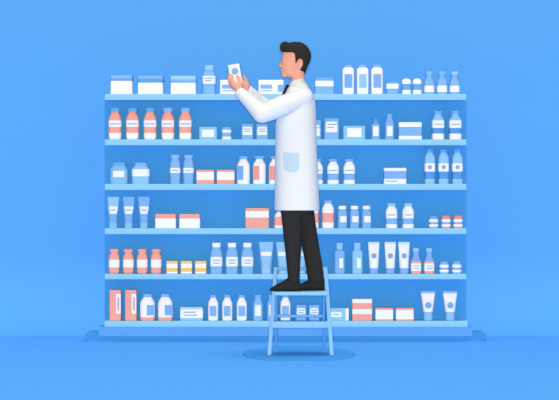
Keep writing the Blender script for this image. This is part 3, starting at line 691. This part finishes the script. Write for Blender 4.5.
# far hand: behind the package, thumb up along its right edge
chain(bm, [F_WR, H(246.2, 86.6, .038), H(244.6, 83.6, .030)], [.025, .026, .024])
chain(bm, [H(246.8, 87.0, .036), H(247.0, 83.4, .026), H(245.6, 79.4, .014), H(243.9, 76.4, .002)], [.020, .0150, .0120, .0095])
FAR = [[(243.6, 82.0, .034), (240.6, 77.6, .034), (238.2, 75.0, .030), (236.4, 73.6, .013)],
       [(242.8, 83.2, .034), (239.0, 79.4, .036), (236.4, 77.2, .032), (234.6, 76.0, .014)],
       [(242.4, 84.6, .034), (238.4, 81.4, .038), (236.0, 79.6, .034), (234.6, 78.6, .014)],
       [(242.6, 86.0, .034), (239.2, 83.6, .036), (237.2, 82.4, .033), (236.0, 81.8, .016)]]
for f, r in zip(FAR, (.0092, .0096, .0092, .0080)):
    chain(bm, [H(*p) for p in f], [r * 1.1, r, r * .93, r * .82])
rel(bm)
body = fuse('body', bm, m_skin, per, 0.0032, 3, 0.5)

# --- hair: profile with the roundness of the head
def smooth_loop(pts, n=6):
    out = []; N = len(pts)
    for i in range(N):
        p0, p1, p2, p3 = (Vector(pts[(i + k) % N]) for k in (-1, 0, 1, 2))
        for j in range(n):
            t = j / n
            out.append(0.5 * ((2 * p1) + (p2 - p0) * t + (2 * p0 - 5 * p1 + 4 * p2 - p3) * t * t + (3 * p1 - p0 - 3 * p2 + p3) * t ** 3))
    return out
prof = smooth_loop([(279.9, 47.2), (281.2, 43.4), (284.3, 41.9), (289, 42.6), (294, 42.2), (300, 42.4), (305.2, 44.6), (309.3, 49.6), (311, 55), (310.3, 61), (307.5, 67), (304.6, 74.3), (301.6, 72.2), (300.4, 69.5), (302.6, 66), (302.6, 61.5), (300.2, 59.4), (297.8, 60.8), (295.6, 64.3), (295.1, 58.5), (294.6, 54.6), (292.4, 53.2), (287, 52.9), (282.6, 52.2), (280.4, 50.2)])
bm = bmesh.new()
vs = [bm.verts.new((p.x, 0, p.y)) for p in prof]
es = [bm.edges.new((vs[i], vs[(i + 1) % len(vs)])) for i in range(len(vs))]
bmesh.ops.triangle_fill(bm, edges=es, use_beauty=True)
bmesh.ops.subdivide_edges(bm, edges=[q for q in bm.edges if q.calc_length() > 1.2], cuts=3, use_grid_fill=True)
bmesh.ops.triangulate(bm, faces=bm.faces)
bmesh.ops.subdivide_edges(bm, edges=[q for q in bm.edges if q.calc_length() > 1.2], cuts=2)
bmesh.ops.triangulate(bm, faces=bm.faces)
def hair_y(x, z):
    u = ((x - 296) / 15.6) ** 2 + ((z - 58) / 16.9) ** 2
    h = .083 * math.sqrt(max(0, 1 - u))
    f = max(0, .05 - .012 * ((x - 284) / 4) ** 2 - .004 * abs(z - 47)) if x < 290 else 0   # quiff
    return max(h, f * .9, .012)
top = {v: (v.co.x, v.co.z) for v in bm.verts}
bound = [q for q in bm.edges if q.is_boundary]
fc = list(bm.faces)
A = {}; Bv = {}
bm2 = bmesh.new()
for v, (x, z) in top.items():
    y = hair_y(x, z); w = P(x, z, YP)
    A[v] = bm2.verts.new((w.x, YP - y, w.z)); Bv[v] = bm2.verts.new((w.x, YP + y, w.z))
for f in fc:
    bm2.faces.new([A[v] for v in f.verts]); bm2.faces.new([Bv[v] for v in reversed(f.verts)])
for q in bound:
    a, c = q.verts; bm2.faces.new((A[a], A[c], Bv[c], Bv[a]))
bm.free(); rel(bm2)
fuse('hair', bm2, m_hair, per, 0.0032, 4)
# --- tie
bm = bmesh.new()
for (xa, za, xb, zb_, w) in ((287.6, 86.2, 286.0, 89.6, .016), (286.2, 89.2, 283.4, 95.5, .021), (283.4, 95.2, 279.5, 110, .026)):
    a, c = P(xa, za, YP), P(xb, zb_, YP)
    capsule(bm, a + Vector((0, w * .5, 0)), c + Vector((0, w * .5, 0)), .0125, .0125); capsule(bm, a - Vector((0, w * .5, 0)), c - Vector((0, w * .5, 0)), .0125, .0125)
rel(bm)
fuse('necktie', bm, mat((38, 38, 42), .7, .1, 0, 'tie_cloth'), per, .004, 2)

# ---------------------------------------------------------------- the held package
bm = bmesh.new()
pw, ph, pt = 11.5 * K, 20.5 * K, 0.026
rg = [(0, pw / 2 - .001, pt / 2, 12, 0), (.001, pw / 2, pt / 2, 12, 0), (ph - .001, pw / 2, pt / 2, 12, 0), (ph, pw / 2 - .001, pt / 2, 12, 0)]
loft(bm, rg)
patch(bm, rg, .002, 6.8 * K, ph - 10.6 * K, ph - 3.8 * K, .0008, 1, True)
pc = P(236.9, 84.6, YP - .012)
pkg = link_mesh('medicine_package', bm, [mat((226, 232, 238)), mat((126, 175, 228))], None, pc)
pkg.rotation_euler = (0, math.radians(-9.5), 0)
tag(pkg, 'white package with a blue dot held up in both hands of the person', 'box')

# ---------------------------------------------------------------- camera and light
FRONT = 0.66
cam = bpy.data.cameras.new('camera'); co = bpy.data.objects.new('camera', cam); C.objects.link(co)
co.location = (0, -D, ZC); co.rotation_euler = (math.pi / 2, 0, 0)
cam.sensor_fit = 'HORIZONTAL'; cam.sensor_width = 36; cam.lens = 36 * D / (559 * S)
cam.clip_end = 100
bpy.context.scene.camera = co
def sun(name, direction, strength, color, angle):
    l = bpy.data.lights.new(name, 'SUN'); l.energy = strength * math.pi; l.color = color; l.angle = math.radians(angle)
    o = bpy.data.objects.new(name, l); C.objects.link(o); o.location = (0, -8, 4)
    o.rotation_euler = Vector(direction).to_track_quat('-Z', 'Y').to_euler(); return o
fl_ = bpy.data.lights.new('front_fill', 'POINT'); fl_.energy = FRONT * math.pi * 4 * math.pi * (D + .3) ** 2; fl_.color = (1, .88, .70); fl_.shadow_soft_size = 0.12  # added fill at the camera, keeps shadows hidden behind things
fo = bpy.data.objects.new('front_fill', fl_); C.objects.link(fo); fo.location = (0, -D - .3, ZC + 0.02)
sun('overhead_fill', (0, 0.0, -1), 0.50, (1, .98, .94), 20)  # added downward fill that brings the floor up to the wall's brightness
w = bpy.data.worlds.new('World'); bpy.context.scene.world = w; w.use_nodes = True
bgn = w.node_tree.nodes['Background']; bgn.inputs['Color'].default_value = (1, .92, .82, 1); bgn.inputs['Strength'].default_value = 0.51
vs_ = bpy.context.scene.view_settings
bpy.context.scene.display_settings.display_device = 'sRGB'
vs_.view_transform = 'Standard'; vs_.look = 'None'; vs_.gamma = 1; vs_.exposure = 0.0; vs_.use_curve_mapping = False
